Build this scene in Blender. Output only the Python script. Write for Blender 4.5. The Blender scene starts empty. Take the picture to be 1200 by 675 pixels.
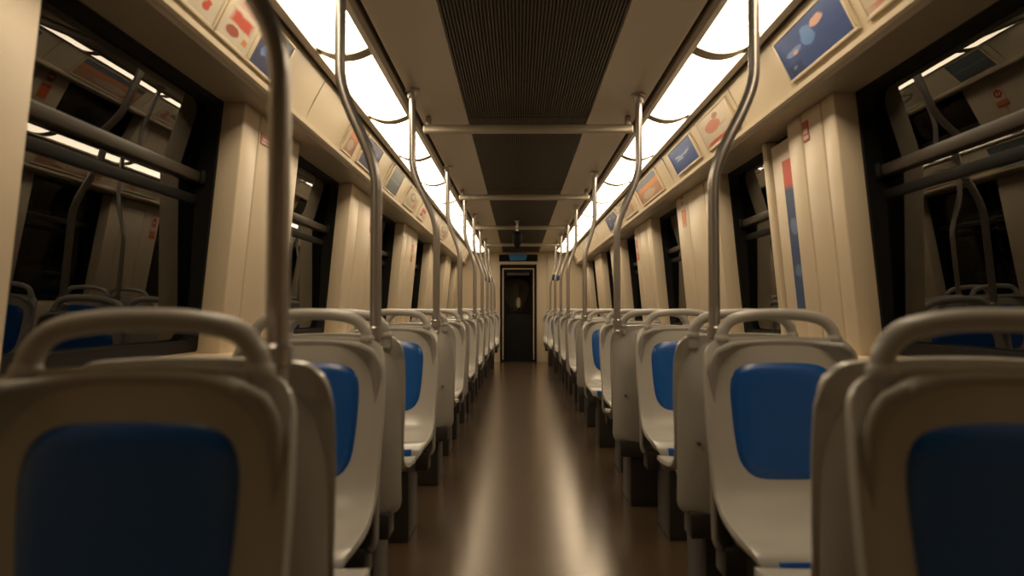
import bpy, bmesh, math, random
from mathutils import Vector, Matrix
random.seed(5)
C = bpy.context.scene.collection
PI = math.pi
ORD = ['nearest', 'second', 'third', 'fourth', 'fifth', 'sixth', 'seventh', 'eighth', 'ninth', 'tenth', 'eleventh', 'twelfth', 'thirteenth']

# ------------------------------------------------------------------ materials
def nodes_of(m):
    m.use_nodes = True
    nt = m.node_tree
    return nt, nt.nodes, nt.links, nt.nodes['Principled BSDF']

def mat(name, col, rough=0.5, metal=0.0, var=0.06, vscale=6.0, bump=0.0, bscale=60.0, coat=0.0, stretch=None, spec=0.5):
    m = bpy.data.materials.new(name)
    nt, N, L, b = nodes_of(m)
    b.inputs['Roughness'].default_value = rough
    b.inputs['Metallic'].default_value = metal
    b.inputs['Coat Weight'].default_value = coat
    b.inputs['Specular IOR Level'].default_value = spec
    tc = N.new('ShaderNodeTexCoord')
    mp = N.new('ShaderNodeMapping')
    if stretch: mp.inputs['Scale'].default_value = stretch
    L.new(tc.outputs['Object'], mp.inputs['Vector'])
    nz = N.new('ShaderNodeTexNoise'); nz.inputs['Scale'].default_value = vscale; nz.inputs['Detail'].default_value = 4
    L.new(mp.outputs['Vector'], nz.inputs['Vector'])
    mx = N.new('ShaderNodeMix'); mx.data_type = 'RGBA'
    mx.inputs[6].default_value = (*[c*(1-var) for c in col], 1)
    mx.inputs[7].default_value = (*[min(1, c*(1+var)) for c in col], 1)
    L.new(nz.outputs['Fac'], mx.inputs[0])
    L.new(mx.outputs[2], b.inputs['Base Color'])
    if bump:
        n2 = N.new('ShaderNodeTexNoise'); n2.inputs['Scale'].default_value = bscale; n2.inputs['Detail'].default_value = 3
        L.new(mp.outputs['Vector'], n2.inputs['Vector'])
        bp = N.new('ShaderNodeBump'); bp.inputs['Strength'].default_value = bump; bp.inputs['Distance'].default_value = 0.004
        L.new(n2.outputs['Fac'], bp.inputs['Height']); L.new(bp.outputs['Normal'], b.inputs['Normal'])
    return m

def emit_mat(name, col, strength):
    m = bpy.data.materials.new(name)
    nt, N, L, b = nodes_of(m)
    b.inputs['Base Color'].default_value = (0.8, 0.78, 0.72, 1)
    b.inputs['Emission Color'].default_value = (*col, 1)
    b.inputs['Emission Strength'].default_value = strength
    return m

def glass_mat(name, tint, rough=0.0, ior=1.52):
    m = bpy.data.materials.new(name); m.use_nodes = True
    nt = m.node_tree; N = nt.nodes; L = nt.links; N.clear()
    out = N.new('ShaderNodeOutputMaterial')
    tr = N.new('ShaderNodeBsdfTransparent'); tr.inputs['Color'].default_value = (*tint, 1)
    gl = N.new('ShaderNodeBsdfGlossy'); gl.inputs['Roughness'].default_value = rough
    fr = N.new('ShaderNodeFresnel'); fr.inputs['IOR'].default_value = ior
    mx = N.new('ShaderNodeMixShader')
    L.new(fr.outputs[0], mx.inputs[0]); L.new(tr.outputs[0], mx.inputs[1]); L.new(gl.outputs[0], mx.inputs[2])
    L.new(mx.outputs[0], out.inputs['Surface'])
    return m

def print_mat(name, base, shapes, rough=0.35, wob=0.05, noise_cols=None):
    """flat printed artwork: shapes = (kind, cx, cy, rx, ry, colour) in 0..1 of the sheet"""
    m = bpy.data.materials.new(name)
    nt, N, L, b = nodes_of(m)
    b.inputs['Roughness'].default_value = rough
    tc = N.new('ShaderNodeTexCoord')
    nz = N.new('ShaderNodeTexNoise'); nz.inputs['Scale'].default_value = 5.0; nz.inputs['Detail'].default_value = 4
    L.new(tc.outputs['Generated'], nz.inputs['Vector'])
    sub = N.new('ShaderNodeVectorMath'); sub.operation = 'SUBTRACT'; sub.inputs[1].default_value = (.5, .5, .5)
    L.new(nz.outputs['Color'], sub.inputs[0])
    sc = N.new('ShaderNodeVectorMath'); sc.operation = 'SCALE'; sc.inputs['Scale'].default_value = wob
    L.new(sub.outputs[0], sc.inputs[0])
    ad = N.new('ShaderNodeVectorMath'); ad.operation = 'ADD'
    L.new(tc.outputs['Generated'], ad.inputs[0]); L.new(sc.outputs[0], ad.inputs[1])
    sx = N.new('ShaderNodeSeparateXYZ'); L.new(ad.outputs[0], sx.inputs[0])
    def M(op, a, b_=None):
        n = N.new('ShaderNodeMath'); n.operation = op
        for i, v in enumerate((a, b_)):
            if v is None: continue
            if isinstance(v, (int, float)): n.inputs[i].default_value = v
            else: L.new(v, n.inputs[i])
        return n.outputs[0]
    base2 = noise_cols or tuple(c*0.75 for c in base)
    mx0 = N.new('ShaderNodeMix'); mx0.data_type = 'RGBA'
    mx0.inputs[6].default_value = (*base, 1); mx0.inputs[7].default_value = (*base2, 1)
    L.new(nz.outputs['Fac'], mx0.inputs[0])
    cur = mx0.outputs[2]
    for kind, cx, cy, rx, ry, col in shapes:
        dx = M('DIVIDE', M('ABSOLUTE', M('SUBTRACT', sx.outputs[0], cx)), rx)
        dy = M('DIVIDE', M('ABSOLUTE', M('SUBTRACT', sx.outputs[1], cy)), ry)
        if kind == 'r': d = M('MAXIMUM', dx, dy)
        else: d = M('ADD', M('MULTIPLY', dx, dx), M('MULTIPLY', dy, dy))
        mr = N.new('ShaderNodeMapRange'); mr.inputs['From Min'].default_value = 1.25; mr.inputs['From Max'].default_value = .8; L.new(d, mr.inputs['Value']); k = mr.outputs[0]
        mx = N.new('ShaderNodeMix'); mx.data_type = 'RGBA'
        L.new(k, mx.inputs[0]); L.new(cur, mx.inputs[6]); mx.inputs[7].default_value = (*col, 1)
        cur = mx.outputs[2]
    L.new(cur, b.inputs['Base Color'])
    return m

CREAM = mat('cream_panel', (.60, .50, .36), .38, 0, .05, 3, .05, 90)
CREAM2 = mat('cream_cove', (.56, .475, .345), .34, 0, .06, 3, .05, 80)
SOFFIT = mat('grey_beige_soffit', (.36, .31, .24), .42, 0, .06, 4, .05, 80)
GREYSHELL = mat('grey_seat_plastic', (.43, .412, .372), .24, 0, .05, 9, .02, 260, .25)
COVER = mat('grey_back_plastic', (.32, .302, .27), .42, 0, .05, 7, .12, 420)
HANDLE = mat('grey_handle_plastic', (.36, .343, .31), .34, 0, .05, 9, .04, 240)
BLUE = mat('blue_seat_pad', (.003, .082, .34), .30, 0, .04, 7, .05, 420, .15)
BLACK = mat('black_rubber', (.005, .0045, .004), .62, 0, .2, 12, .1, 200, spec=.18)
DARK = mat('dark_metal_base', (.03, .026, .022), .5, .2, .2, 12)
STEEL = mat('brushed_steel', (.42, .395, .375), .30, .85, .08, 6, .04, 200, 0, (1, 1, .15))
CEIL = mat('satin_ceiling_panel', (.62, .55, .45), .34, .55, .06, 1.5, .03, 30, 0, (1, .25, 1))
CHANNEL = mat('light_channel_metal', (.40, .345, .28), .34, .3, .06, 3)
GRILLE = mat('brown_grille_rib', (.105, .085, .060), .45, .25, .12, 5)
GRILLEBACK = mat('dark_grille_back', (.012, .010, .008), .6, 0, .2, 8)
TRANSOM = mat('bronze_transom', (.045, .036, .026), .36, .2, .1, 6)
SCREW = mat('screw_metal', (.16, .14, .12), .35, .8, .1, 30)
BAR = mat('painted_crossbar', (.42, .37, .29), .34, .35, .05, 5)
DOORM = mat('black_door_panel', (.006, .0055, .005), .45, .0, .2, 5, spec=.15)
LIGHT = emit_mat('warm_diffuser', (1.0, .805, .555), 8.5)
GLASS = glass_mat('dark_tinted_glass', (.42, .43, .42), 0.0, 1.85)
DOORGLASS = glass_mat('door_glass', (.6, .6, .6), .03, 1.5)
RED = mat('red_print', (.55, .04, .02), .4)

def floor_mat():
    m = bpy.data.materials.new('brown_vinyl_floor')
    nt, N, L, b = nodes_of(m)
    tc = N.new('ShaderNodeTexCoord')
    n1 = N.new('ShaderNodeTexNoise'); n1.inputs['Scale'].default_value = 70; n1.inputs['Detail'].default_value = 1
    n2 = N.new('ShaderNodeTexNoise'); n2.inputs['Scale'].default_value = 1.7; n2.inputs['Detail'].default_value = 1
    L.new(tc.outputs['Object'], n1.inputs['Vector']); L.new(tc.outputs['Object'], n2.inputs['Vector'])
    r = N.new('ShaderNodeValToRGB')
    r.color_ramp.elements[0].position = .12; r.color_ramp.elements[0].color = (.072, .052, .034, 1)
    r.color_ramp.elements[1].position = .88; r.color_ramp.elements[1].color = (.100, .074, .050, 1)
    ad = N.new('ShaderNodeMath'); ad.operation = 'MULTIPLY_ADD'; ad.inputs[1].default_value = .35; 
    L.new(n1.outputs['Fac'], ad.inputs[0])
    ml = N.new('ShaderNodeMath'); ml.operation = 'MULTIPLY'; ml.inputs[1].default_value = .65
    L.new(n2.outputs['Fac'], ml.inputs[0]); L.new(ml.outputs[0], ad.inputs[2])
    L.new(ad.outputs[0], r.inputs['Fac']); L.new(r.outputs['Color'], b.inputs['Base Color'])
    bp = N.new('ShaderNodeBump'); bp.inputs['Strength'].default_value = .16; bp.inputs['Distance'].default_value = .003
    b.inputs['Specular IOR Level'].default_value = .9
    b.inputs['Coat Weight'].default_value = .7; b.inputs['Coat Roughness'].default_value = .26; b.inputs['Coat Tint'].default_value = (1, .9, .78, 1)
    mp = N.new('ShaderNodeMapping'); mp.inputs['Scale'].default_value = (.5, 1.6, 1)
    L.new(tc.outputs['Object'], mp.inputs['Vector'])
    n3 = N.new('ShaderNodeTexNoise'); n3.inputs['Scale'].default_value = 9; n3.inputs['Detail'].default_value = 1
    L.new(mp.outputs['Vector'], n3.inputs['Vector'])
    L.new(n3.outputs['Fac'], bp.inputs['Height']); L.new(bp.outputs['Normal'], b.inputs['Normal'])
    rr = N.new('ShaderNodeMapRange'); rr.inputs['To Min'].default_value = .21; rr.inputs['To Max'].default_value = .262
    L.new(n3.outputs['Fac'], rr.inputs['Value']); L.new(rr.outputs[0], b.inputs['Roughness'])
    return m
FLOOR = floor_mat()

# ------------------------------------------------------------------ helpers
def link(name, bm, m, parent=None, smooth=True, angle=40):
    bmesh.ops.recalc_face_normals(bm, faces=bm.faces)
    me = bpy.data.meshes.new(name); bm.to_mesh(me); bm.free()
    me.materials.append(m)
    if smooth:
        for p in me.polygons: p.use_smooth = True
        me.set_sharp_from_angle(angle=math.radians(angle))
    o = bpy.data.objects.new(name, me); C.objects.link(o)
    if parent: o.parent = parent
    return o

def tag(o, label, cat, group=None, kind=None):
    o['label'] = label; o['category'] = cat
    if group: o['group'] = group
    if kind: o['kind'] = kind
    return o

def thing(name, label, cat, loc=(0, 0, 0), rz=0, group=None, kind=None):
    o = bpy.data.objects.new(name, None); C.objects.link(o)
    o.empty_display_size = .1
    o.location = loc; o.rotation_euler = (0, 0, rz)
    return tag(o, label, cat, group, kind)

def dup(root, loc, rz, label):
    r = root.copy(); C.objects.link(r); r.location = loc; r.rotation_euler = (0, 0, rz); r['label'] = label
    for ch in list(root.children):
        c = ch.copy(); C.objects.link(c); c.parent = r
        for g in ch.children:
            d = g.copy(); C.objects.link(d); d.parent = c
    return r

def box(bm, x0, x1, y0, y1, z0, z1):
    v = [bm.verts.new((x, y, z)) for x in (x0, x1) for y in (y0, y1) for z in (z0, z1)]
    for f in ((0, 1, 3, 2), (4, 6, 7, 5), (0, 4, 5, 1), (2, 3, 7, 6), (0, 2, 6, 4), (1, 5, 7, 3)):
        bm.faces.new([v[i] for i in f])
    return v

def bevel(bm, w, seg=2):
    bmesh.ops.recalc_face_normals(bm, faces=bm.faces)
    es = [e for e in bm.edges if len(e.link_faces) == 2 and e.calc_face_angle(0) > .5]
    bmesh.ops.bevel(bm, geom=es, offset=w, segments=seg, profile=.5, affect='EDGES', clamp_overlap=True)

def tube(bm, pts, r, n=14, caps=True):
    pts = [Vector(p) for p in pts]
    rr = r if isinstance(r, (list, tuple)) else [r]*len(pts)
    rings = []; ref = None
    for i, p in enumerate(pts):
        t = (pts[min(i+1, len(pts)-1)] - pts[max(i-1, 0)]).normalized()
        if ref is None:
            ref = Vector((0, 1, 0)) if abs(t.y) < .9 else Vector((1, 0, 0))
        a = (ref - t*ref.dot(t)).normalized(); ref = a
        b_ = t.cross(a)
        rings.append([bm.verts.new(p + (a*math.cos(2*PI*k/n) + b_*math.sin(2*PI*k/n))*rr[i]) for k in range(n)])
    for i in range(len(rings)-1):
        for k in range(n):
            bm.faces.new((rings[i][k], rings[i][(k+1) % n], rings[i+1][(k+1) % n], rings[i+1][k]))
    if caps:
        bm.faces.new(rings[0][::-1]); bm.faces.new(rings[-1])

def lathe(bm, prof, cx=0, cy=0, n=20):
    rings = []
    for r, z in prof:
        rings.append([bm.verts.new((cx + r*math.cos(2*PI*k/n), cy + r*math.sin(2*PI*k/n), z)) for k in range(n)])
    for i in range(len(rings)-1):
        for k in range(n):
            bm.faces.new((rings[i][k], rings[i][(k+1) % n], rings[i+1][(k+1) % n], rings[i+1][k]))
    bm.faces.new(rings[0][::-1]); bm.faces.new(rings[-1])

def smooth_path(pts, n=8):
    """Catmull-Rom through pts"""
    P = [Vector(p) for p in pts]; P = [P[0]*2-P[1]] + P + [P[-1]*2-P[-2]]
    out = []
    for i in range(1, len(P)-2):
        for k in range(n):
            t = k/n; a, b_, c, d = P[i-1], P[i], P[i+1], P[i+2]
            out.append(.5*((2*b_) + (c-a)*t + (2*a-5*b_+4*c-d)*t*t + (3*b_-a-3*c+d)*t**3))
    out.append(P[-2]); return out

def extrude_profile(bm, prof, y0, y1, closed=True):
    a = [bm.verts.new((x, y0, z)) for x, z in prof]; b_ = [bm.verts.new((x, y1, z)) for x, z in prof]
    n = len(prof)
    for i in range(n if closed else n-1):
        j = (i+1) % n
        bm.faces.new((a[i], a[j], b_[j], b_[i]))
    if closed:
        bm.faces.new(a); bm.faces.new(b_[::-1])

# ------------------------------------------------------------------ car dimensions
Y0, Y1 = -1.0, 13.7
CEILZ = 2.20
def xw(z): return 1.42 - .096*(z - .92) if z > .9 else 1.42 + .03*(.9-z)
WZ0, WZ1 = .90, 1.955            # window opening
SIDES = {-1: 'left', 1: 'right'}

# floor
bm = bmesh.new(); box(bm, -1.6, 1.6, Y0-.1, Y1+2.0, -.06, 0)
tag(link('floor', bm, FLOOR), 'brown grey vinyl floor running down the aisle', 'floor', kind='structure')
# ceiling slab with its two satin side panels
bm = bmesh.new(); box(bm, -1.6, 1.6, Y0-.1, Y1+2.0, 2.30, 2.36)
ceil = tag(link('ceiling', bm, GRILLEBACK), 'flat ceiling with satin metal side panels above the aisle', 'ceiling', kind='structure')
for s in (-1, 1):
    bm = bmesh.new()
    pr = [(.362, 2.215), (.362, CEILZ), (.60, CEILZ), (.625, CEILZ-.012), (.635, CEILZ-.012), (.635, 2.29), (.40, 2.30)]
    extrude_profile(bm, [(s*x, z) for x, z in pr], Y0, Y1)
    link('side_panel', bm, CEIL, ceil, angle=30)

# ------------------------------------------------------------------ walls and windows
WIN = {-1: [(1.66, 2.88), (3.62, 4.76), (5.85, 6.98), (7.95, 9.08), (10.0, 11.1), (11.95, 12.9)],
        1: [(1.55, 2.77), (3.66, 4.46), (5.55, 6.62), (7.55, 8.60), (9.55, 10.6), (11.5, 12.6)]}
def wpt(s, y, z, n): return (s*(xw(z)-n), y, z)
def wbox(bm, s, y0, y1, z0, z1, n0, n1):
    v = [bm.verts.new(wpt(s, y, z, n)) for n in (n0, n1) for y in (y0, y1) for z in (z0, z1)]
    for f in ((0, 1, 3, 2), (4, 6, 7, 5), (0, 4, 5, 1), (2, 3, 7, 6), (0, 2, 6, 4), (1, 5, 7, 3)):
        bm.faces.new([v[i] for i in f])
def rrect(y0, y1, z0, z1, r, k=8):
    out = []
    for cy, cz, a0 in ((y1-r, z1-r, 0), (y0+r, z1-r, PI/2), (y0+r, z0+r, PI), (y1-r, z0+r, 1.5*PI)):
        for i in range(k+1):
            a = a0 + PI/2*i/k
            out.append((cy + r*math.cos(a), cz + r*math.sin(a)))
    return out
def wring(bm, s, o, i, n0, n1):
    n = len(o)
    V = [[bm.verts.new(wpt(s, y, z, d)) for y, z in ring] for ring, d in ((o, n0), (o, n1), (i, n1), (i, n0))]
    for a in range(4):
        A, B = V[a], V[(a+1) % 4]
        for k in range(n):
            bm.faces.new((A[k], A[(k+1) % n], B[(k+1) % n], B[k]))
def gx(z): return 1.418 - .045*(z-1.45)
def hx(z): return 1.425 - .20*(z-1.62)
def gplate(bm, s, ring, th=.006, off=0, gx=gx):
    wplate(bm, s, [(y, z) for y, z in ring], 0, 0, [(s*(gx(z)+off), s*(gx(z)+off+th)) for y, z in ring])
def wplate(bm, s, ring, n0, n1, xs=None):
    if xs:
        A = [bm.verts.new((x[0], p[0], p[1])) for p, x in zip(ring, xs)]; B = [bm.verts.new((x[1], p[0], p[1])) for p, x in zip(ring, xs)]
        n = len(ring); bm.faces.new(A); bm.faces.new(B[::-1])
        for k in range(n): bm.faces.new((A[k], A[(k+1) % n], B[(k+1) % n], B[k]))
        return
    A = [bm.verts.new(wpt(s, y, z, n0)) for y, z in ring]; B = [bm.verts.new(wpt(s, y, z, n1)) for y, z in ring]
    n = len(ring)
    bm.faces.new(A); bm.faces.new(B[::-1])
    for k in range(n): bm.faces.new((A[k], A[(k+1) % n], B[(k+1) % n], B[k]))

wn = 0; tn = 0
for s in (-1, 1):
    side = SIDES[s]
    bm = bmesh.new()
    wbox(bm, s, Y0-.1, Y1+.1, 0, .9, -.16, 0)
    wbox(bm, s, Y0-.1, Y1+.1, .9, WZ0, -.10, 0) if WZ0 > .9 else None
    wbox(bm, s, Y0-.1, Y1+.1, WZ1, 2.30, -.16, 0)
    ys = [Y0-.1] + [v for w in WIN[s] for v in (w[0]+.008, w[1]-.008)] + [Y1+.1]
    for k in range(0, len(ys), 2):
        wbox(bm, s, ys[k], ys[k+1], WZ0, WZ1, -.16, 0)
    wall = tag(link('wall_'+side, bm, CREAM, smooth=False), 'cream %s wall of the carriage with dark windows' % side, 'wall', kind='structure')
    # flush pillar panels with narrow grooves between the windows, children of the wall
    edges = [(Y0, WIN[s][0][0])] + [(WIN[s][k][1], WIN[s][k+1][0]) for k in range(5)] + [(WIN[s][5][1], Y1)]
    for k, (a, b_) in enumerate(edges):
        if s == 1 and k == 1:
            b_ = 3.26
            bm = bmesh.new(); wbox(bm, s, 3.275, 3.56, .86, 1.90, -.02, .065); bevel(bm, .008, 2); link('pocket_panel', bm, CREAM, wall, angle=50)
            bm = bmesh.new(); wbox(bm, s, 3.262, 3.66, .86, 1.94, -.02, .012); link('dark_gap', bm, BLACK, wall, smooth=False)
            bm = bmesh.new(); wbox(bm, s, 3.598, 3.655, .86, 1.94, -.02, .075); bevel(bm, .008, 2); link('pocket_panel', bm, CREAM, wall, angle=50)
        bm = bmesh.new(); wbox(bm, s, a+.02, b_-.02, .86, 1.94, -.02, .080); link('groove_shade', bm, BLACK, wall, smooth=False)  # black backing: shadow inside the cream grooves put into the colour
        L_ = b_-a
        cuts = [a+.004, a+.004+L_*.24, a+.004+L_*.66, b_-.004]
        for q in range(3):
            bm = bmesh.new()
            wbox(bm, s, cuts[q]+.0055*(q > 0), cuts[q+1]-.0055*(q < 2), .86, 1.945, -.02, .098); bevel(bm, .007, 2)
            link('pillar_panel', bm, CREAM, wall, angle=50)
    # lower ledge
    tn += 1
    bm = bmesh.new()
    pr = [(1.47, 0), (1.20, 0), (1.20, .82), (1.215, .855), (1.25, .87), (1.47, .87)]
    extrude_profile(bm, [(s*x, z) for x, z in pr], Y0, Y1)
    tag(link('trim_%d' % tn, bm, CREAM, angle=30), 'cream ledge box along the %s wall below the windows' % side, 'ledge', kind='structure')
    # windows
    for k, (a, b_) in enumerate(WIN[s]):
        wn += 1
        w = thing('window_%d' % wn, 'dark %s window, %s from the camera on its side' % (side, ORD[k]), 'window', (0, 0, 0), kind='structure')
        bm = bmesh.new()
        o = rrect(a, b_, WZ0-.02, WZ1+.004, .02); i = rrect(a+.018, b_-.018, WZ0+.03, WZ1-.035, .075)
        wring(bm, s, o, i, -.15, .006)
        link('window_frame', bm, BLACK, w, angle=35)
        tz = 1.585
        bm = bmesh.new(); r_ = rrect(a+.01, b_-.01, WZ0+.02, tz, .02); gplate(bm, s, r_, .006, .012)
        link('lower_pane', bm, GLASS, w, smooth=False)
        bm = bmesh.new(); r_ = rrect(a+.01, b_-.01, tz, WZ1-.025, .02); gplate(bm, s, r_, gx=hx)
        link('hopper_pane', bm, GLASS, w, smooth=False)
        bm = bmesh.new(); wbox(bm, s, a+.02, b_-.02, tz+.005, tz+.050, -.11, -.035); bevel(bm, .008)
        tb = link('transom_bar', bm, TRANSOM, w)
        bm = bmesh.new(); wbox(bm, s, b_-.055, b_-.02, tz-.004, tz+.058, -.045, -.020); bevel(bm, .012, 3)
        link('latch', bm, BLACK, tb)
        bm = bmesh.new(); wbox(bm, s, a+.02, b_-.02, tz-.085, tz-.045, -.11, -.05); bevel(bm, .008)
        link('lower_rail', bm, BLACK, w)

# end walls
DX0, DX1, DZ = -.42, .315, 1.95
bm = bmesh.new()
box(bm, -1.6, DX0, Y1, Y1+.1, 0, 2.3); box(bm, DX1, 1.6, Y1, Y1+.1, 0, 2.3); box(bm, DX0, DX1, Y1, Y1+.1, DZ, 2.3)
we = tag(link('wall_end', bm, CREAM, smooth=False), 'cream end wall around the black door', 'wall', kind='structure')
for sx in (-.62, .53):
    bm = bmesh.new(); box(bm, sx-.012, sx+.012, Y1-.02, Y1+.01, 0, 2.2); bevel(bm, .006)
    link('wall_strip', bm, CREAM2, we)
bm = bmesh.new(); box(bm, -1.6, 1.6, Y0-.1, Y0, 0, 2.3)
tag(link('wall_back', bm, CREAM, smooth=False), 'cream wall behind the camera', 'wall', kind='structure')
# door
d = thing('door_1', 'black end door with pale inner border at the far end of the aisle', 'door', (0, Y1, 0), kind='structure')
bm = bmesh.new()
for x0, x1, z0, z1 in ((DX0, DX0+.05, 0, DZ), (DX1-.05, DX1, 0, DZ), (DX0, DX1, DZ-.08, DZ)):
    box(bm, x0, x1, -.02, .06, z0, z1)
link('door_frame', bm, BLACK, d)
bm = bmesh.new(); box(bm, DX0+.05, DX1-.05, .02, .05, .0, .95); box(bm, DX0+.05, DX0+.10, .02, .05, .95, 1.87)
box(bm, DX1-.10, DX1-.05, .02, .05, .95, 1.87); box(bm, DX0+.10, DX1-.10, .02, .05, 1.80, 1.87)
link('door_leaf', bm, DOORM, d)
bm = bmesh.new(); box(bm, DX0+.095, DX1-.095, .03, .038, .94, 1.81)
link('door_pane', bm, DOORGLASS, d, smooth=False)
bm = bmesh.new()
box(bm, DX0+.052, DX0+.068, -.03, .03, .05, 1.87); box(bm, DX1-.068, DX1-.052, -.03, .03, .05, 1.87); box(bm, DX0+.052, DX1-.052, -.03, .03, 1.855, 1.872)
link('door_border', bm, CREAM, d)
bm = bmesh.new(); box(bm, DX0+.15, DX1-.15, -.005, .03, 1.73, 1.785); bevel(bm, .01)
link('grab_rail', bm, TRANSOM, d)
bm = bmesh.new(); box(bm, DX0-.02, DX1+.02, Y1-.02, Y1+.02, 2.01, 2.15); bevel(bm, .01)
tn += 1
tag(link('trim_%d' % tn, bm, BLACK), 'black strip above the end door', 'panel', kind='structure')
SIGNM = mat('blue_sign_face', (.03, .24, .62), .35)
sg = thing('blue_sign', 'small bright blue sign fixed above the black end door', 'sign', (-.06, Y1-.03, 2.03))
bm = bmesh.new(); v = box(bm, -.19, .19, -.05, .012, 0, .12)
for q in v:
    if q.co.z < .05: q.co.x *= .8
bevel(bm, .012); link('sign_face', bm, SIGNM, sg)
bm = bmesh.new(); box(bm, -.20, .20, -.055, .012, .12, .145); bevel(bm, .006); link('sign_top', bm, STEEL, sg)

# ------------------------------------------------------------------ cove with advertising, soffit, light channels
LIP = (1.095, 1.965); SLOT = (.992, 2.180)
for s in (-1, 1):
    side = SIDES[s]
    tn += 1
    bm = bmesh.new()
    pr = [(LIP[0]+.012, LIP[1]-.022), (LIP[0]-.008, LIP[1]-.012), (LIP[0]-.014, LIP[1]+.006), (LIP[0]-.002, LIP[1]+.014),
          (1.05, 2.075), (SLOT[0]+.006, SLOT[1]-.012), SLOT, (SLOT[0]+.02, 2.24), (1.2, 2.24), (1.2, LIP[1]+.02)]
    extrude_profile(bm, [(s*x, z) for x, z in pr], Y0, Y1)
    cv = tag(link('trim_%d' % tn, bm, CREAM2, angle=35), 'cream sloping cove panel above the %s windows' % side, 'cove', kind='structure')
    # raised seam ribs across the cove
    ux, uz = SLOT[0]-LIP[0], SLOT[1]-LIP[1]
    for y in ([1.30, 2.86, 3.28, 3.88, 5.1, 6.2, 7.3, 8.4, 9.5, 10.6, 11.7, 12.8] if s < 0 else [1.6, 2.84, 3.42, 4.08, 5.0, 6.3, 7.3, 8.4, 9.5, 10.6, 11.7, 12.8]):
        bm = bmesh.new()
        a = Vector((s*(LIP[0]+.0), y, LIP[1]+.02)); b_ = Vector((s*(SLOT[0]+.006), y, SLOT[1]-.01)); mid = Vector((s*1.048, y, 2.075))
        tube(bm, [a, mid, b_], .0045, 8)
        link('seam', bm, SOFFIT, cv)
    tn += 1
    bm = bmesh.new()
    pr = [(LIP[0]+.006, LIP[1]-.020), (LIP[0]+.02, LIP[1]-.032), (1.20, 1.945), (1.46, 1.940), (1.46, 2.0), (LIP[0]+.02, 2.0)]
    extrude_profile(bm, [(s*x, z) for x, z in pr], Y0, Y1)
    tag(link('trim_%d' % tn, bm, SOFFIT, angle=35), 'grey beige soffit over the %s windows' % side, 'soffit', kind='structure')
    # light channel: inner rail, outer rail, back
    tn += 1
    bm = bmesh.new()
    pr = [(.655, 2.29), (.655, 2.178), (.672, 2.168), (.700, 2.172), (.706, 2.195), (.706, 2.235), (.925, 2.235), (.925, 2.195), (.930, 2.172), (.958, 2.168), (.972, 2.178), (.972, 2.29)]
    extrude_profile(bm, [(s*x, z) for x, z in pr], Y0, Y1)
    tag(link('trim_%d' % tn, bm, CHANNEL, angle=35), 'metal light channel running over the %s seats' % side, 'channel', kind='structure')

# light panels
def arc(x0, x1, z, sag, n=12):
    return [(x0 + (x1-x0)*k/n, z - sag*(1-(2*k/n-1)**2)) for k in range(n+1)]
def make_light(length):
    t = thing('ceiling_light', 'x', 'ceiling light', (0, 0, 0), 0, 'curved ceiling light panels')
    bm = bmesh.new(); a = arc(-.108, .108, 2.185, .026)
    prof = a + [(.108, 2.20), (-.108, 2.20)]
    extrude_profile(bm, prof, .04, length-.04)
    link('diffuser', bm, LIGHT, t, angle=50)
    for y in (0, length-.04):
        bm = bmesh.new(); a = arc(-.111, .111, 2.184, .032)
        extrude_profile(bm, a + [(.111, 2.225), (-.111, 2.225)], y, y+.04)
        link('end_band', bm, CHANNEL, t, angle=50)
    return t
for s, start, per, n in ((-1, .88, 1.03, 12), (1, .88, 1.03, 12)):
    proto = None
    for k in range(n):
        lab = 'glowing curved ceiling light panel above %s seats, %s from the camera' % (SIDES[s], ORD[k])
        if proto is None:
            proto = make_light(per); proto['label'] = lab
            proto.location = (s*.815, start, 0)
        else:
            dup(proto, (s*.815, start+k*per, 0), 0, lab)

# ceiling grilles between the crossbars
CB = [4.02, 6.5, 8.95, 11.35]
gy = [Y0] + CB + [Y1]
for k in range(5):
    a, b_ = gy[k]+.01, gy[k+1]-.01
    g = thing('ceiling_grille', 'dark ribbed ceiling grille, %s from the camera' % ORD[k], 'grille', (0, a, 2.2), 0, 'ceiling grilles')
    bm = bmesh.new(); box(bm, -.362, .362, 0, b_-a, .015, .03); link('backing', bm, GRILLEBACK, g, smooth=False)
    bm = bmesh.new()
    nr = 52
    for q in range(nr):
        x = -.355 + .71*q/(nr-1)
        box(bm, x-.0035, x+.0035, 0, b_-a, -.002, .016)
    link('ribs', bm, GRILLE, g, smooth=False)
for k, y in enumerate(CB):
    c = thing('ceiling_crossbar', 'pale crossbar under the ceiling, %s from the camera' % ORD[k], 'rail', (0, y, 2.10), 0, 'ceiling crossbars')
    bm = bmesh.new(); box(bm, -.622, .622, -.02, .02, .0, .052); bevel(bm, .012, 3); link('bar', bm, BAR, c)
    for s in (-1, 1):
        bm = bmesh.new(); box(bm, s*.59-.016, s*.59+.016, -.012, .012, .045, .1); bevel(bm, .006); link('bracket', bm, BAR, c)

# ------------------------------------------------------------------ seats (built facing -Y, backrest at y = 0)
def prof_eval(keys, t):
    # keys: list of (t, a, b, ...) ; smooth interpolation
    for i in range(len(keys)-1):
        if t <= keys[i+1][0]:
            u = (t-keys[i][0])/(keys[i+1][0]-keys[i][0])
            p0 = keys[max(i-1, 0)]; p1 = keys[i]; p2 = keys[i+1]; p3 = keys[min(i+2, len(keys)-1)]
            out = []
            for c in range(1, len(p1)):
                a, b_, cc, d_ = p0[c], p1[c], p2[c], p3[c]
                out.append(.5*((2*b_)+(cc-a)*u+(2*a-5*b_+4*cc-d_)*u*u+(3*b_-a-3*cc+d_)*u**3))
            return out
    return list(keys[-1][1:])
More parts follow.
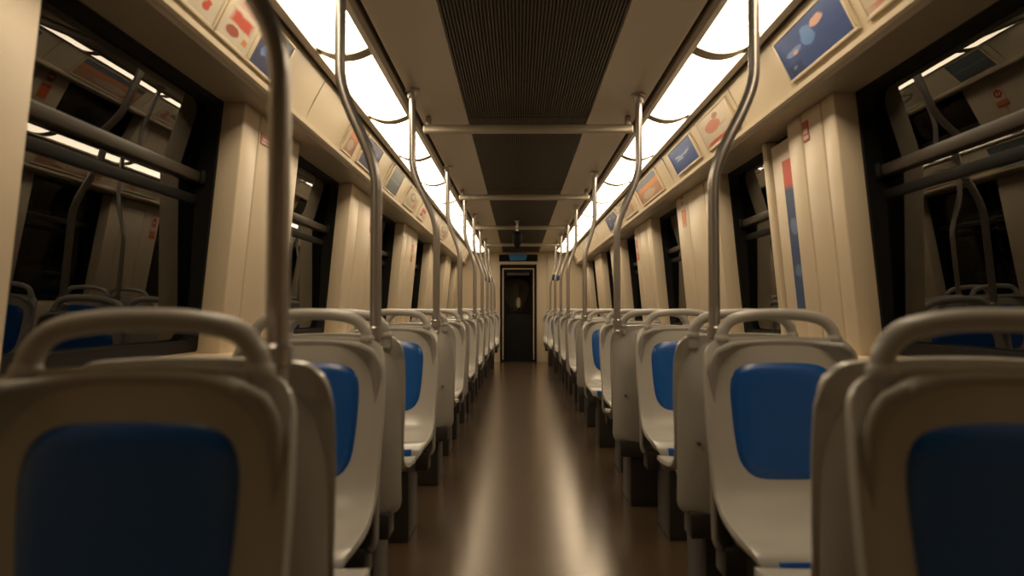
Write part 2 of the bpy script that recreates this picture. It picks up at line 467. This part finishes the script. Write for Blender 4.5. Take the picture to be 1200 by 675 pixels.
# t, y, z, halfwidth
SK = [(0, .040, .965, .222), (.12, .030, .90, .229), (.28, .016, .79, .230), (.42, .004, .68, .226), (.52, -.010, .59, .221), (.60, -.040, .515, .218),
      (.68, -.110, .478, .220), (.80, -.215, .468, .226), (.90, -.305, .470, .230), (.945, -.345, .462, .230), (.975, -.364, .440, .228), (1.0, -.368, .405, .224)]
def seat_pt(u, t, off=0):
    y, z, hw = prof_eval(SK, t)
    e = .004; y2, z2, _ = prof_eval(SK, min(1, t+e)); y1, z1, _ = prof_eval(SK, max(0, t-e))
    T = Vector((0, y2-y1, z2-z1)).normalized(); Nn = Vector((0, T.z, -T.y))      # towards the sitter
    x = u*hw
    lift = .016*abs(u)**6 * min(1, t/.14)**2 * (1 if t < .84 else max(0, (.96-t)/.12) if t < .96 else 0)
    return Vector((x, y, z)) + Nn*(lift + off) + Vector((0, 0, (.012*(1-u*u) if t < .12 else .012*(1-u*u)*max(0, 1-(t-.12)/.15))))
def seat_shell_bm():
    bm = bmesh.new()
    nu, nv = 20, 44
    rows = []
    ts = [.0, .006, .016, .03, .05, .075] + [.10 + .90*i/(nv) for i in range(nv+1)]
    for t in ts:
        r = .10
        kx = 1 if t >= r else 1 - .22*(1-math.sqrt(max(0, 1-((r-t)/r)**2)))
        if t > .82: kx *= 1 - .22*(1-math.sqrt(max(0, 1-((t-.82)/.185)**2)))
        rows.append([bm.verts.new(seat_pt((2*i/nu-1)*kx, t)) for i in range(nu+1)])
    for a, b_ in zip(rows, rows[1:]):
        for i in range(nu): bm.faces.new((a[i], a[i+1], b_[i+1], b_[i]))
    bmesh.ops.recalc_face_normals(bm, faces=bm.faces)
    return bm
def solidify(o, th, offset, bev=.008):
    m = o.modifiers.new('thick', 'SOLIDIFY'); m.thickness = th; m.offset = offset
    b_ = o.modifiers.new('round', 'BEVEL'); b_.width = bev; b_.segments = 3; b_.limit_method = 'ANGLE'; b_.angle_limit = math.radians(50)
def ensure_dir(bm, axis, sign):
    # make the sheet's normals point to sign*axis on average
    bm.normal_update()
    if sum(f.normal[axis]*f.calc_area() for f in bm.faces)*sign < 0:
        bmesh.ops.reverse_faces(bm, faces=bm.faces)
def link_raw(name, bm, m, parent):
    me = bpy.data.meshes.new(name); bm.to_mesh(me); bm.free(); me.materials.append(m)
    for p in me.polygons: p.use_smooth = True
    o = bpy.data.objects.new(name, me); C.objects.link(o); o.parent = parent
    return o
def apply_mods(o):
    dg = bpy.context.evaluated_depsgraph_get(); dg.update()
    me = bpy.data.meshes.new_from_object(o.evaluated_get(dg)); o.modifiers.clear(); o.data = me
    me.set_sharp_from_angle(angle=math.radians(50))

def make_seat():
    t = thing('passenger_seat', 'x', 'seat', (0, 0, 0), 0, 'passenger seats along the aisle')
    bm = seat_shell_bm(); ensure_dir(bm, 1, -1)
    sh = link_raw('shell', bm, GREYSHELL, t); solidify(sh, .018, -1, .008); apply_mods(sh)
    # blue pad on the backrest
    bm = bmesh.new(); n = 24; rows = []
    t0, t1 = .135, .555
    def pad_pt(a, b_, off):
        # a,b in -1..1 -> squircle
        tt = (t0+t1)/2 + (t1-t0)/2*b_
        hw = prof_eval(SK, tt)[2]
        w = .163 - .022*((b_+1)/2)**1.5 + .004*math.sin((b_+1)*PI/2)
        return seat_pt(a*w/hw, tt, off)
    def sq(a, b_):
        # map the square onto a rounded square
        k = .90
        f = 1/((abs(a)**5+abs(b_)**5)**(1/5)) * max(abs(a), abs(b_)) if (a or b_) else 1
        return a*f, b_*f
    for j in range(n+1):
        row = []
        for i in range(n+1):
            a, b_ = 2*i/n-1, 2*j/n-1
            m_ = max(abs(a), abs(b_))
            off = .013*(1-m_**10) - .004*m_**20
            aa, bb = sq(a, b_)
            row.append(bm.verts.new(pad_pt(aa, bb, off)))
        rows.append(row)
    for a, b_ in zip(rows, rows[1:]):
        for i in range(n): bm.faces.new((a[i], a[i+1], b_[i+1], b_[i]))
    ensure_dir(bm, 1, -1)
    pd = link_raw('backrest_pad', bm, BLUE, t); solidify(pd, .010, -1, .003); apply_mods(pd)
    # blue strip on the front lip of the pan
    bm = bmesh.new(); rows = []
    for j in range(7):
        tt = .968 + .028*j/6
        rows.append([bm.verts.new(seat_pt(-.70+1.40*i/12, tt, .003)) for i in range(13)])
    for a, b_ in zip(rows, rows[1:]):
        for i in range(12): bm.faces.new((a[i], a[i+1], b_[i+1], b_[i]))
    ensure_dir(bm, 1, -1)
    st = link_raw('front_strip', bm, BLUE, t); solidify(st, .006, -1, .002); apply_mods(st)
    # grey back cover reaching down behind the pan
    bm = bmesh.new(); rows = []; nu = 20
    for j in range(31):
        v = j/30
        z = .962 - .62*v
        hw = .224
        r = .075/.62
        if v < r: hw -= .055*(1-math.sqrt(max(0, 1-((r-v)/r)**2)))
        if v > .93: hw -= .020*((v-.93)/.07)**2
        yb = .050 + .045*math.sin(min(1, v/.35)*PI/2) - .02*max(0, (v-.5)/.5)**2
        row = []
        for i in range(nu+1):
            u = 2*i/nu-1
            row.append(bm.verts.new((u*hw, yb - (.062+.02*min(1, v*3))*abs(u)**5, z + .010*(1-u*u)*(1-min(1, v*4)))))
        rows.append(row)
    for a, b_ in zip(rows, rows[1:]):
        for i in range(nu): bm.faces.new((a[i], a[i+1], b_[i+1], b_[i]))
    ensure_dir(bm, 1, 1)
    cv = link_raw('back_cover', bm, COVER, t); solidify(cv, .02, -1, .008); apply_mods(cv)
    for sx in (-.165, .165):
        bm = bmesh.new(); tube(bm, [(sx, .055, .60), (sx, .098, .60)], .006, 10); link('screw', bm, SCREW, cv)
    # grab handle
    bm = bmesh.new()
    pts = smooth_path([(-.172, .050, .925), (-.172, .050, .965), (-.163, .053, 1.000), (-.132, .056, 1.028), (-.07, .058, 1.041), (0, .058, 1.044),
                       (.07, .058, 1.041), (.132, .056, 1.028), (.163, .053, 1.000), (.172, .050, .965), (.172, .050, .925)], 5)
    tube(bm, pts, .0175, 14)
    hd = link('grab_handle', bm, HANDLE, t)
    for sx in (-.172, .172):
        bm = bmesh.new(); lathe(bm, [(.017, .955), (.022, .962), (.022, .972), (.0175, .980)], sx, .050); link('collar', bm, HANDLE, hd)
    # dark foot and pedestal
    bm = bmesh.new(); box(bm, -.19, .19, -.03, .075, .27, .36); bevel(bm, .01); link('foot', bm, DARK, t)
    bm = bmesh.new(); v = box(bm, -.13, .13, -.24, .03, .0, .455)
    for q in v:
        if q.co.z < .1: q.co.x *= 1.0
    bevel(bm, .012); link('pedestal', bm, DARK, t)
    bm = bmesh.new(); box(bm, -.195, .195, -.335, -.01, .365, .447)
    for q in bm.verts:
        if q.co.z < .42: q.co.x *= .80; q.co.y = q.co.y*.86
        if q.co.y < -.2: q.co.x *= .86
    bevel(bm, .018, 3); link('pan_underside', bm, COVER, t)
    return t

# (x centre, y, faces camera?)
LX, RX = -.69, .732
SEATS = {-1: [(-.61, .95, 1), (-.62, 1.24, 0), (LX, 2.02, 1), (LX, 2.42, 0), (LX+.005, 3.36, 1), (LX+.02, 4.15, 0), (LX, 5.2, 1), (LX, 5.62, 0), (LX, 6.6, 1), (LX, 7.0, 0),
              (LX, 8.0, 1), (LX, 8.4, 0), (LX, 9.4, 1), (LX, 9.8, 0), (LX+.03, 10.8, 1), (LX+.03, 11.2, 0), (-.615, 12.3, 1)],
         1: [(.64, .95, 1), (.70, 1.25, 0), (RX, 2.04, 1), (RX-.01, 2.44, 0), (RX+.03, 3.40, 1), (.675, 3.735, 0), (RX, 4.68, 1), (RX-.04, 5.5, 1), (RX-.04, 6.2, 0), (RX-.03, 7.3, 1), (RX-.03, 7.7, 0),
             (RX-.03, 8.7, 1), (RX-.03, 9.1, 0), (RX-.03, 10.1, 1), (RX-.03, 10.5, 0), (.66, 11.6, 1), (.64, 12.85, 1)]}
proto = None
for s in (-1, 1):
    cnt = [0, 0]
    for x, y, f in SEATS[s]:
        k = cnt[f]; cnt[f] += 1
        if f: lab = 'grey seat with blue back pad facing the camera, %s of those left of the aisle' % ORD[k]
        else: lab = 'grey seat turned away showing its plain back panel, %s of those left of the aisle' % ORD[k]
        if s > 0: lab = lab.replace('left of', 'right of')
        rz = 0 if f else PI
        if proto is None:
            proto = make_seat(); proto.location = (x, y, 0); proto['label'] = lab
        else:
            r = dup(proto, (x, y, 0), rz, lab)
            if not f and y < 1.5:
                for ch in list(r.children):
                    if ch.name.startswith('grab_handle'):
                        for g in list(ch.children): bpy.data.objects.remove(g)
                        bpy.data.objects.remove(ch)

# ------------------------------------------------------------------ poles
POLES = {-1: [(1.094, -.446, -.63), (2.16, -.511, -.63), (3.51, -.48, -.607), (5.41, -.52, -.62), (6.8, -.49, -.59), (8.2, -.49, -.59), (9.6, -.49, -.59), (11.0, -.49, -.59), (12.46, -.49, -.59)],
         1: [(2.18, .565, .70), (3.60, .462, .58), (5.64, .49, .575), (7.5, .49, .58), (8.9, .50, .59), (10.3, .50, .59), (11.8, .50, .59)]}
for s in (-1, 1):
    for k, (y, xb, xt) in enumerate(POLES[s]):
        p = thing('grab_pole', 'tall steel grab pole bending outward near its top, %s on the %s of the aisle' % (ORD[k], SIDES[s]), 'pole', (xb, y, 0), 0, 'steel grab poles along the aisle')
        dx = xt-xb
        path = [(0, 0, .925), (0, 0, .95), (0, 0, 1.3), (0, 0, 1.40)] + [(dx*(.5-.5*math.cos(PI*q/14)), 0, 1.44+.40*q/14) for q in range(15)] + [(dx, 0, 1.88), (dx, 0, 2.05), (dx, 0, 2.195)]
        bm = bmesh.new(); tube(bm, path, .018, 16); link('tube', bm, STEEL, p)
        bm = bmesh.new(); lathe(bm, [(.019, 2.150), (.026, 2.158), (.028, 2.185), (.040, 2.190), (.040, 2.1995), (.02, 2.1995)], dx, 0, 20); link('ceiling_flange', bm, STEEL, p)
        bm = bmesh.new(); lathe(bm, [(.018, .965), (.0235, .97), (.0235, 1.0), (.018, 1.005)], 0, 0, 18); link('collar', bm, STEEL, p)
        bm = bmesh.new(); tube(bm, [(0, 0, .94), (0, -.03, .94), (dx*.1, -.06, .938)], .013, 10); link('seat_clamp', bm, STEEL, p)

# ------------------------------------------------------------------ posters on the cove
WHITE = (.62, .56, .45); NAVY = (.022, .045, .15); SKY = (.10, .20, .42); REDC = (.45, .06, .03); GREEN = (.05, .14, .04); PINK = (.50, .30, .24); ORANGE = (.55, .20, .07)
PM = {
 'plants': print_mat('print_plants', WHITE, [('e', .2, .7, .07, .14, GREEN), ('e', .45, .6, .06, .16, REDC), ('e', .62, .35, .09, .12, GREEN), ('e', .8, .7, .06, .16, GREEN), ('e', .3, .3, .05, .12, REDC), ('e', .85, .25, .06, .1, REDC)], wob=.25),
 'redtext': print_mat('print_red_text', WHITE, [('r', .5, .78, .30, .05, PINK), ('r', .5, .50, .33, .12, REDC), ('e', .35, .22, .2, .10, (.30, .07, .04)), ('r', .8, .2, .08, .06, ORANGE)], wob=.10),
 'night': print_mat('print_dark_blue', (.035, .045, .12), [('e', .25, .4, .08, .12, SKY), ('e', .6, .3, .05, .09, PINK), ('e', .75, .65, .12, .10, (.10, .13, .28)), ('e', .4, .75, .05, .05, WHITE)], wob=.2),
 'blue': print_mat('print_blue', NAVY, [('e', .66, .75, .09, .10, PINK), ('e', .48, .62, .10, .22, SKY), ('e', .22, .52, .14, .08, (.14, .22, .42)), ('e', .24, .47, .05, .05, PINK), ('r', .16, .16, .10, .12, (.015, .03, .10)), ('e', .15, .2, .03, .04, SKY)], wob=.12, noise_cols=(.03, .075, .23)),
 'redwhite': print_mat('print_red_white', (.55, .47, .37), [('r', .5, .10, .42, .05, REDC), ('e', .42, .58, .24, .20, (.42, .15, .10)), ('e', .60, .82, .08, .09, (.25, .12, .08)), ('r', .72, .45, .12, .03, (.35, .30, .25))], wob=.10),
 'wave': print_mat('print_blue_wave', (.03, .075, .24), [('e', .5, .6, .30, .10, (.30, .36, .45)), ('e', .55, .66, .28, .07, (.05, .10, .28)), ('e', .35, .45, .16, .05, (.25, .32, .45))], wob=.16),
 'stripe': print_mat('print_stripes', (.42, .22, .14), [('r', .5, .88, .6, .14, (.10, .13, .17)), ('r', .5, .62, .6, .10, ORANGE), ('e', .45, .28, .28, .18, (.45, .37, .28))], wob=.08),
 'slate': print_mat('print_slate', (.10, .12, .125), [('r', .5, .5, .46, .05, (.14, .16, .165))], wob=.05),
 'sketch': print_mat('print_sketch', (.42, .36, .26), [('e', .4, .6, .22, .24, (.13, .10, .07)), ('e', .42, .62, .15, .15, (.40, .33, .24)), ('r', .78, .4, .08, .26, (.35, .12, .07))], wob=.3),
}
def poster(s, y0, y1, t0, t1, key, name, label, rim=True):
    lip = Vector((s*(LIP[0]-.004), 0, LIP[1]+.016)); sl = Vector((s*(SLOT[0]+.006), 0, SLOT[1]-.012))
    u = (sl-lip); Ln = u.length; u.normalize()
    n = Vector((-s*abs(u.z), 0, -abs(u.x)))
    xa = u.cross(n).normalized()
    ctr = lip + u*(Ln*(t0+t1)/2); ctr.y = (y0+y1)/2
    ctr += n*.008
    R = Matrix((xa, u, n)).transposed().to_4x4(); R.translation = ctr
    w, h = (y1-y0), Ln*(t1-t0)
    p = thing(name, label, 'poster', group=None); p.matrix_world = R
    bm = bmesh.new(); box(bm, -w/2, w/2, -h/2, h/2, -.004, .002); link('sheet', bm, PM[key], p, smooth=False)
    if rim:
        bm = bmesh.new(); e = .016
        for a in ((-w/2-e, w/2+e, -h/2-e*.7, -h/2), (-w/2-e, w/2+e, h/2, h/2+e*.5), (-w/2-e, -w/2, -h/2, h/2), (w/2, w/2+e, -h/2, h/2)):
            box(bm, a[0], a[1], a[2], a[3], -.012, .006)
        bevel(bm, .002, 1)
        link('holder', bm, CREAM2, p)
    return p
poster(-1, 1.72, 2.22, .1, .92, 'plants', 'poster', 'white poster with small red and green plants high on the left')
poster(-1, 2.26, 2.50, .1, .92, 'redtext', 'poster', 'cream poster with red lettering left of the dark blue one')
poster(-1, 2.53, 2.82, .1, .92, 'night', 'poster', 'dark blue night poster behind the nearest left pole')
poster(-1, 3.93, 4.12, .06, .9, 'stripe', 'poster', 'narrow brown red poster behind the second left pole')
poster(-1, 4.28, 4.72, .1, .92, 'night', 'poster', 'dark blue poster beside the second left pole')
poster(-1, 5.18, 5.60, .06, .95, 'slate', 'poster', 'slate grey banner on the left cove')
poster(-1, 6.05, 6.6, .12, .9, 'sketch', 'poster', 'beige poster with a black sketch on the left cove')
poster(-1, 6.85, 7.25, .12, .9, 'redtext', 'poster', 'small reddish poster past the sketch on the left cove')
poster(-1, 8.5, 9.3, .12, .9, 'sketch', 'poster', 'small sketch poster furthest along the left cove')
poster(1, 2.27, 2.80, .13, .9, 'blue', 'poster', 'large blue poster high on the right nearest the camera')
poster(1, 3.50, 4.03, .12, .9, 'redwhite', 'poster', 'pale poster with red print behind the nearest right pole')
poster(1, 4.22, 4.80, .15, .9, 'wave', 'poster', 'blue poster with white wave past the nearest right pole')
poster(1, 5.30, 6.15, .1, .92, 'stripe', 'poster', 'poster with slate and orange bands on the right cove')
poster(1, 6.5, 7.15, .12, .9, 'sketch', 'poster', 'beige poster with dark drawing on the right cove')
poster(1, 7.5, 8.3, .12, .9, 'night', 'poster', 'small dark poster furthest along the right cove')
poster(1, 1.45, 2.18, .13, .9, 'redwhite', 'poster', 'pale poster cut by the top right frame edge')

# ------------------------------------------------------------------ stickers and wall strips
STK = print_mat('print_prohibition', (.62, .12, .05), [('r', .5, .66, .5, .34, (.66, .55, .42)), ('e', .5, .68, .36, .20, (.55, .05, .03)), ('e', .5, .68, .20, .10, (.66, .55, .42)), ('r', .5, .68, .06, .20, (.5, .05, .03)), ('r', .5, .18, .42, .06, (.60, .22, .10))], wob=.0)
STK2 = print_mat('print_red_orange', (.60, .52, .40), [('e', .5, .80, .40, .17, (.42, .03, .02)), ('r', .5, .80, .26, .03, (.6, .5, .4)), ('r', .5, .30, .44, .24, (.62, .15, .03)), ('r', .5, .48, .44, .03, (.4, .05, .02))], wob=.0)
STK3 = print_mat('print_red_label', (.50, .05, .03), [('r', .5, .5, .34, .10, (.62, .5, .38)), ('r', .5, .2, .4, .08, (.62, .5, .38))], wob=.02)
STRIP = print_mat('print_blue_strip', (.03, .07, .19), [('r', .5, .92, .6, .10, (.55, .06, .03)), ('e', .5, .55, .3, .06, (.12, .2, .35)), ('e', .5, .25, .3, .04, (.10, .17, .30))], wob=.05)
def sticker(s, y, z, w, h, m, name, label, n=.1, cat='sticker'):
    # flat sheet following the wall lean; local x along the car, local y up
    a = Vector(wpt(s, y, z+h/2, n)); b_ = Vector(wpt(s, y, z-h/2, n))
    u = (a-b_).normalized(); inn = Vector((-s, 0, 0)); inn = (inn - u*inn.dot(u)).normalized(); xa = u.cross(inn)
    R = Matrix((xa, u, inn)).transposed().to_4x4(); R.translation = (a+b_)/2
    bm = bmesh.new(); box(bm, -w/2, w/2, -h/2, h/2, -.002, .002)
    o = link(name, bm, m, smooth=False); o.matrix_world = R
    return tag(o, label, cat)
sticker(-1, 3.16, 1.84, .16, .05, STK3, 'wall_label', 'red and white label on the left wall past the nearest window')
sticker(-1, 5.50, 1.755, .13, .17, STK, 'warning_sticker', 'red and white warning sticker between second and third left windows')
sticker(-1, 7.62, 1.70, .13, .22, STK, 'warning_sticker', 'small red sticker between third and fourth left windows')
sticker(1, 3.05, 1.855, .06, .09, STK3, 'wall_label', 'dull red label beside the nearest right window')
sticker(1, 5.33, 1.83, .12, .26, STK2, 'warning_sticker', 'red over orange sticker between second and third right windows')
sticker(1, 7.45, 1.72, .12, .26, STK, 'warning_sticker', 'small red sticker between third and fourth right windows')
sticker(1, 3.36, 1.43, .13, .74, STRIP, 'wall_banner', 'tall narrow blue strip with red top beside second right window', .067, 'banner')

# ------------------------------------------------------------------ hanging unit and small pole units at the far end
h = thing('hanging_speaker', 'black teardrop unit hanging from the ceiling before the end door', 'speaker', (-.07, 8.80, 1.84))
bm = bmesh.new(); lathe(bm, [(.012, 0), (.032, .012), (.050, .06), (.062, .12), (.064, .16), (.050, .20), (.03, .22), (.015, .225)]); link('body', bm, BLACK, h)
bm = bmesh.new(); lathe(bm, [(.014, .22), (.014, .33), (.035, .345), (.035, .358)]); link('stem', bm, STEEL, h)
PB = mat('dark_blue_plastic', (.03, .05, .10), .25)
for s, x, y in ((-1, -.59, 12.46), (1, .59, 11.8)):
    b_ = thing('pole_unit', 'small round dark unit on the furthest %s pole' % SIDES[s], 'unit', (x+s*.0, y-.052, 1.60))
    bm = bmesh.new(); lathe(bm, [(.03, -.06), (.062, -.04), (.072, 0), (.062, .04), (.03, .055)]); o = link('body', bm, PB, b_); o.scale = (1, .5, 1)
    bm = bmesh.new(); lathe(bm, [(.025, .05), (.05, .06), (.05, .075), (.02, .085)]); o = link('cap', bm, CREAM, b_); o.scale = (1, .6, 1)

# dark cab beyond the end door, with shapes added for the pane's pale ghost
for nm, bx in (('wall_cab_end', (-1.3, 1.3, Y1+1.9, Y1+2.0)), ('wall_cab_left', (-1.4, -1.3, Y1+.1, Y1+2.0)), ('wall_cab_right', (1.3, 1.4, Y1+.1, Y1+2.0))):
    bm = bmesh.new(); box(bm, *bx, 0, 2.3)
    tag(link(nm, bm, DOORM, smooth=False), 'black %s of the dark cab beyond the end door' % nm.replace('_', ' '), 'wall', kind='structure')
cs = thing('ghost_chair', 'added pale chair shape standing in for the ghost in the end door glass', 'chair', (-.10, Y1+.9, 0))  # made-up chair, shaped to imitate the blurry pale ghost in the pane
bm = bmesh.new(); rows = []
for j in range(17):
    v = j/16; z = 1.02 + .66*v
    hw = .06 + .20*math.sin(min(1, v*1.35)*PI/2)
    if v > .8: hw *= math.sqrt(max(.02, 1-((v-.8)/.2)**2))
    rows.append([bm.verts.new((hw*u/6, .09*(u/6)**2, z)) for u in range(-6, 7)])
for a, b_ in zip(rows, rows[1:]):
    for i in range(12): bm.faces.new((a[i], a[i+1], b_[i+1], b_[i]))
bk = link_raw('backrest', bm, CREAM, cs); solidify(bk, .07, 0, .02); apply_mods(bk)
bm = bmesh.new(); box(bm, -.09, .09, -.02, .10, 0, 1.10); bevel(bm, .02); link('column', bm, DARK, cs)
bm = bmesh.new(); tube(bm, [(.08, -.02, 1.30), (.09, -.05, 1.56)], .022); link('side_bolster', bm, STEEL, cs)
glintm = emit_mat('pane_glint_glow', (1, .62, .28), .22)
cl = thing('pane_glint', 'added small warm glow standing in for the highlight in the end door glass', 'lamp', (-.05, Y1+.72, 0))  # added glow: imitates the pane's warm highlight and lights the chair
bm = bmesh.new(); lathe(bm, [(.012, 1.08), (.04, 1.12), (.045, 1.2), (.03, 1.27), (.01, 1.30)]); link('glint_body', bm, glintm, cl)
bm = bmesh.new(); lathe(bm, [(.05, 0), (.05, .02), (.014, .04), (.014, 1.09)]); link('stand', bm, DARK, cl)

# small signal lamps out in the dark beyond the near left window
sm = thing('signal_mast', 'dark mast with two tiny teal lamps outside the nearest left window', 'mast', (-10.7, 15, -1.0))
TEAL = emit_mat('teal_lamp', (.15, .9, .75), 1.6)
bm = bmesh.new(); tube(bm, [(0, 0, 0), (0, 0, 3.5)], .06, 12); box(bm, -.1, .6, -.04, .04, 3.05, 3.13); link('mast_post', bm, DARK, sm)
for dx in (.0, .45):
    bm = bmesh.new(); bmesh.ops.create_uvsphere(bm, u_segments=16, v_segments=10, radius=.075); bmesh.ops.translate(bm, verts=bm.verts, vec=(dx, -.07, 3.25)); link('lamp', bm, TEAL, sm)
    bm = bmesh.new(); tube(bm, [(dx, 0, 3.1), (dx, 0, 3.25)], .04, 10); link('lamp_bracket', bm, DARK, sm)
bm = bmesh.new(); box(bm, -14, -4, 5, 22, -1.06, -1.0)
tag(link('ground', bm, DARK, smooth=False), 'dark ground outside beside the train', 'ground', kind='structure')

# ------------------------------------------------------------------ world, camera
w = bpy.data.worlds.new('night'); bpy.context.scene.world = w; w.use_nodes = True
w.node_tree.nodes['Background'].inputs['Color'].default_value = (.010, .012, .016, 1)
w.node_tree.nodes['Background'].inputs['Strength'].default_value = .25
cam = bpy.data.cameras.new('camera'); co = bpy.data.objects.new('camera', cam); C.objects.link(co)
cam.sensor_width = 36; cam.lens = 24
co.location = (-.06, 0, 1.06)
co.rotation_euler = (math.radians(90+1.75), 0, math.radians(.5))
cam.dof.use_dof = True; cam.dof.focus_distance = 5.0; cam.dof.aperture_fstop = 2.0
cam.clip_start = .02
sc = bpy.context.scene; sc.camera = co
sc.cycles.caustics_reflective = False; sc.cycles.caustics_refractive = False; sc.cycles.sample_clamp_indirect = 6
sc.view_settings.view_transform = 'Standard'; sc.view_settings.look = 'None'
sc.view_settings.gamma = 1; sc.view_settings.use_curve_mapping = False
sc.view_settings.exposure = 0.18
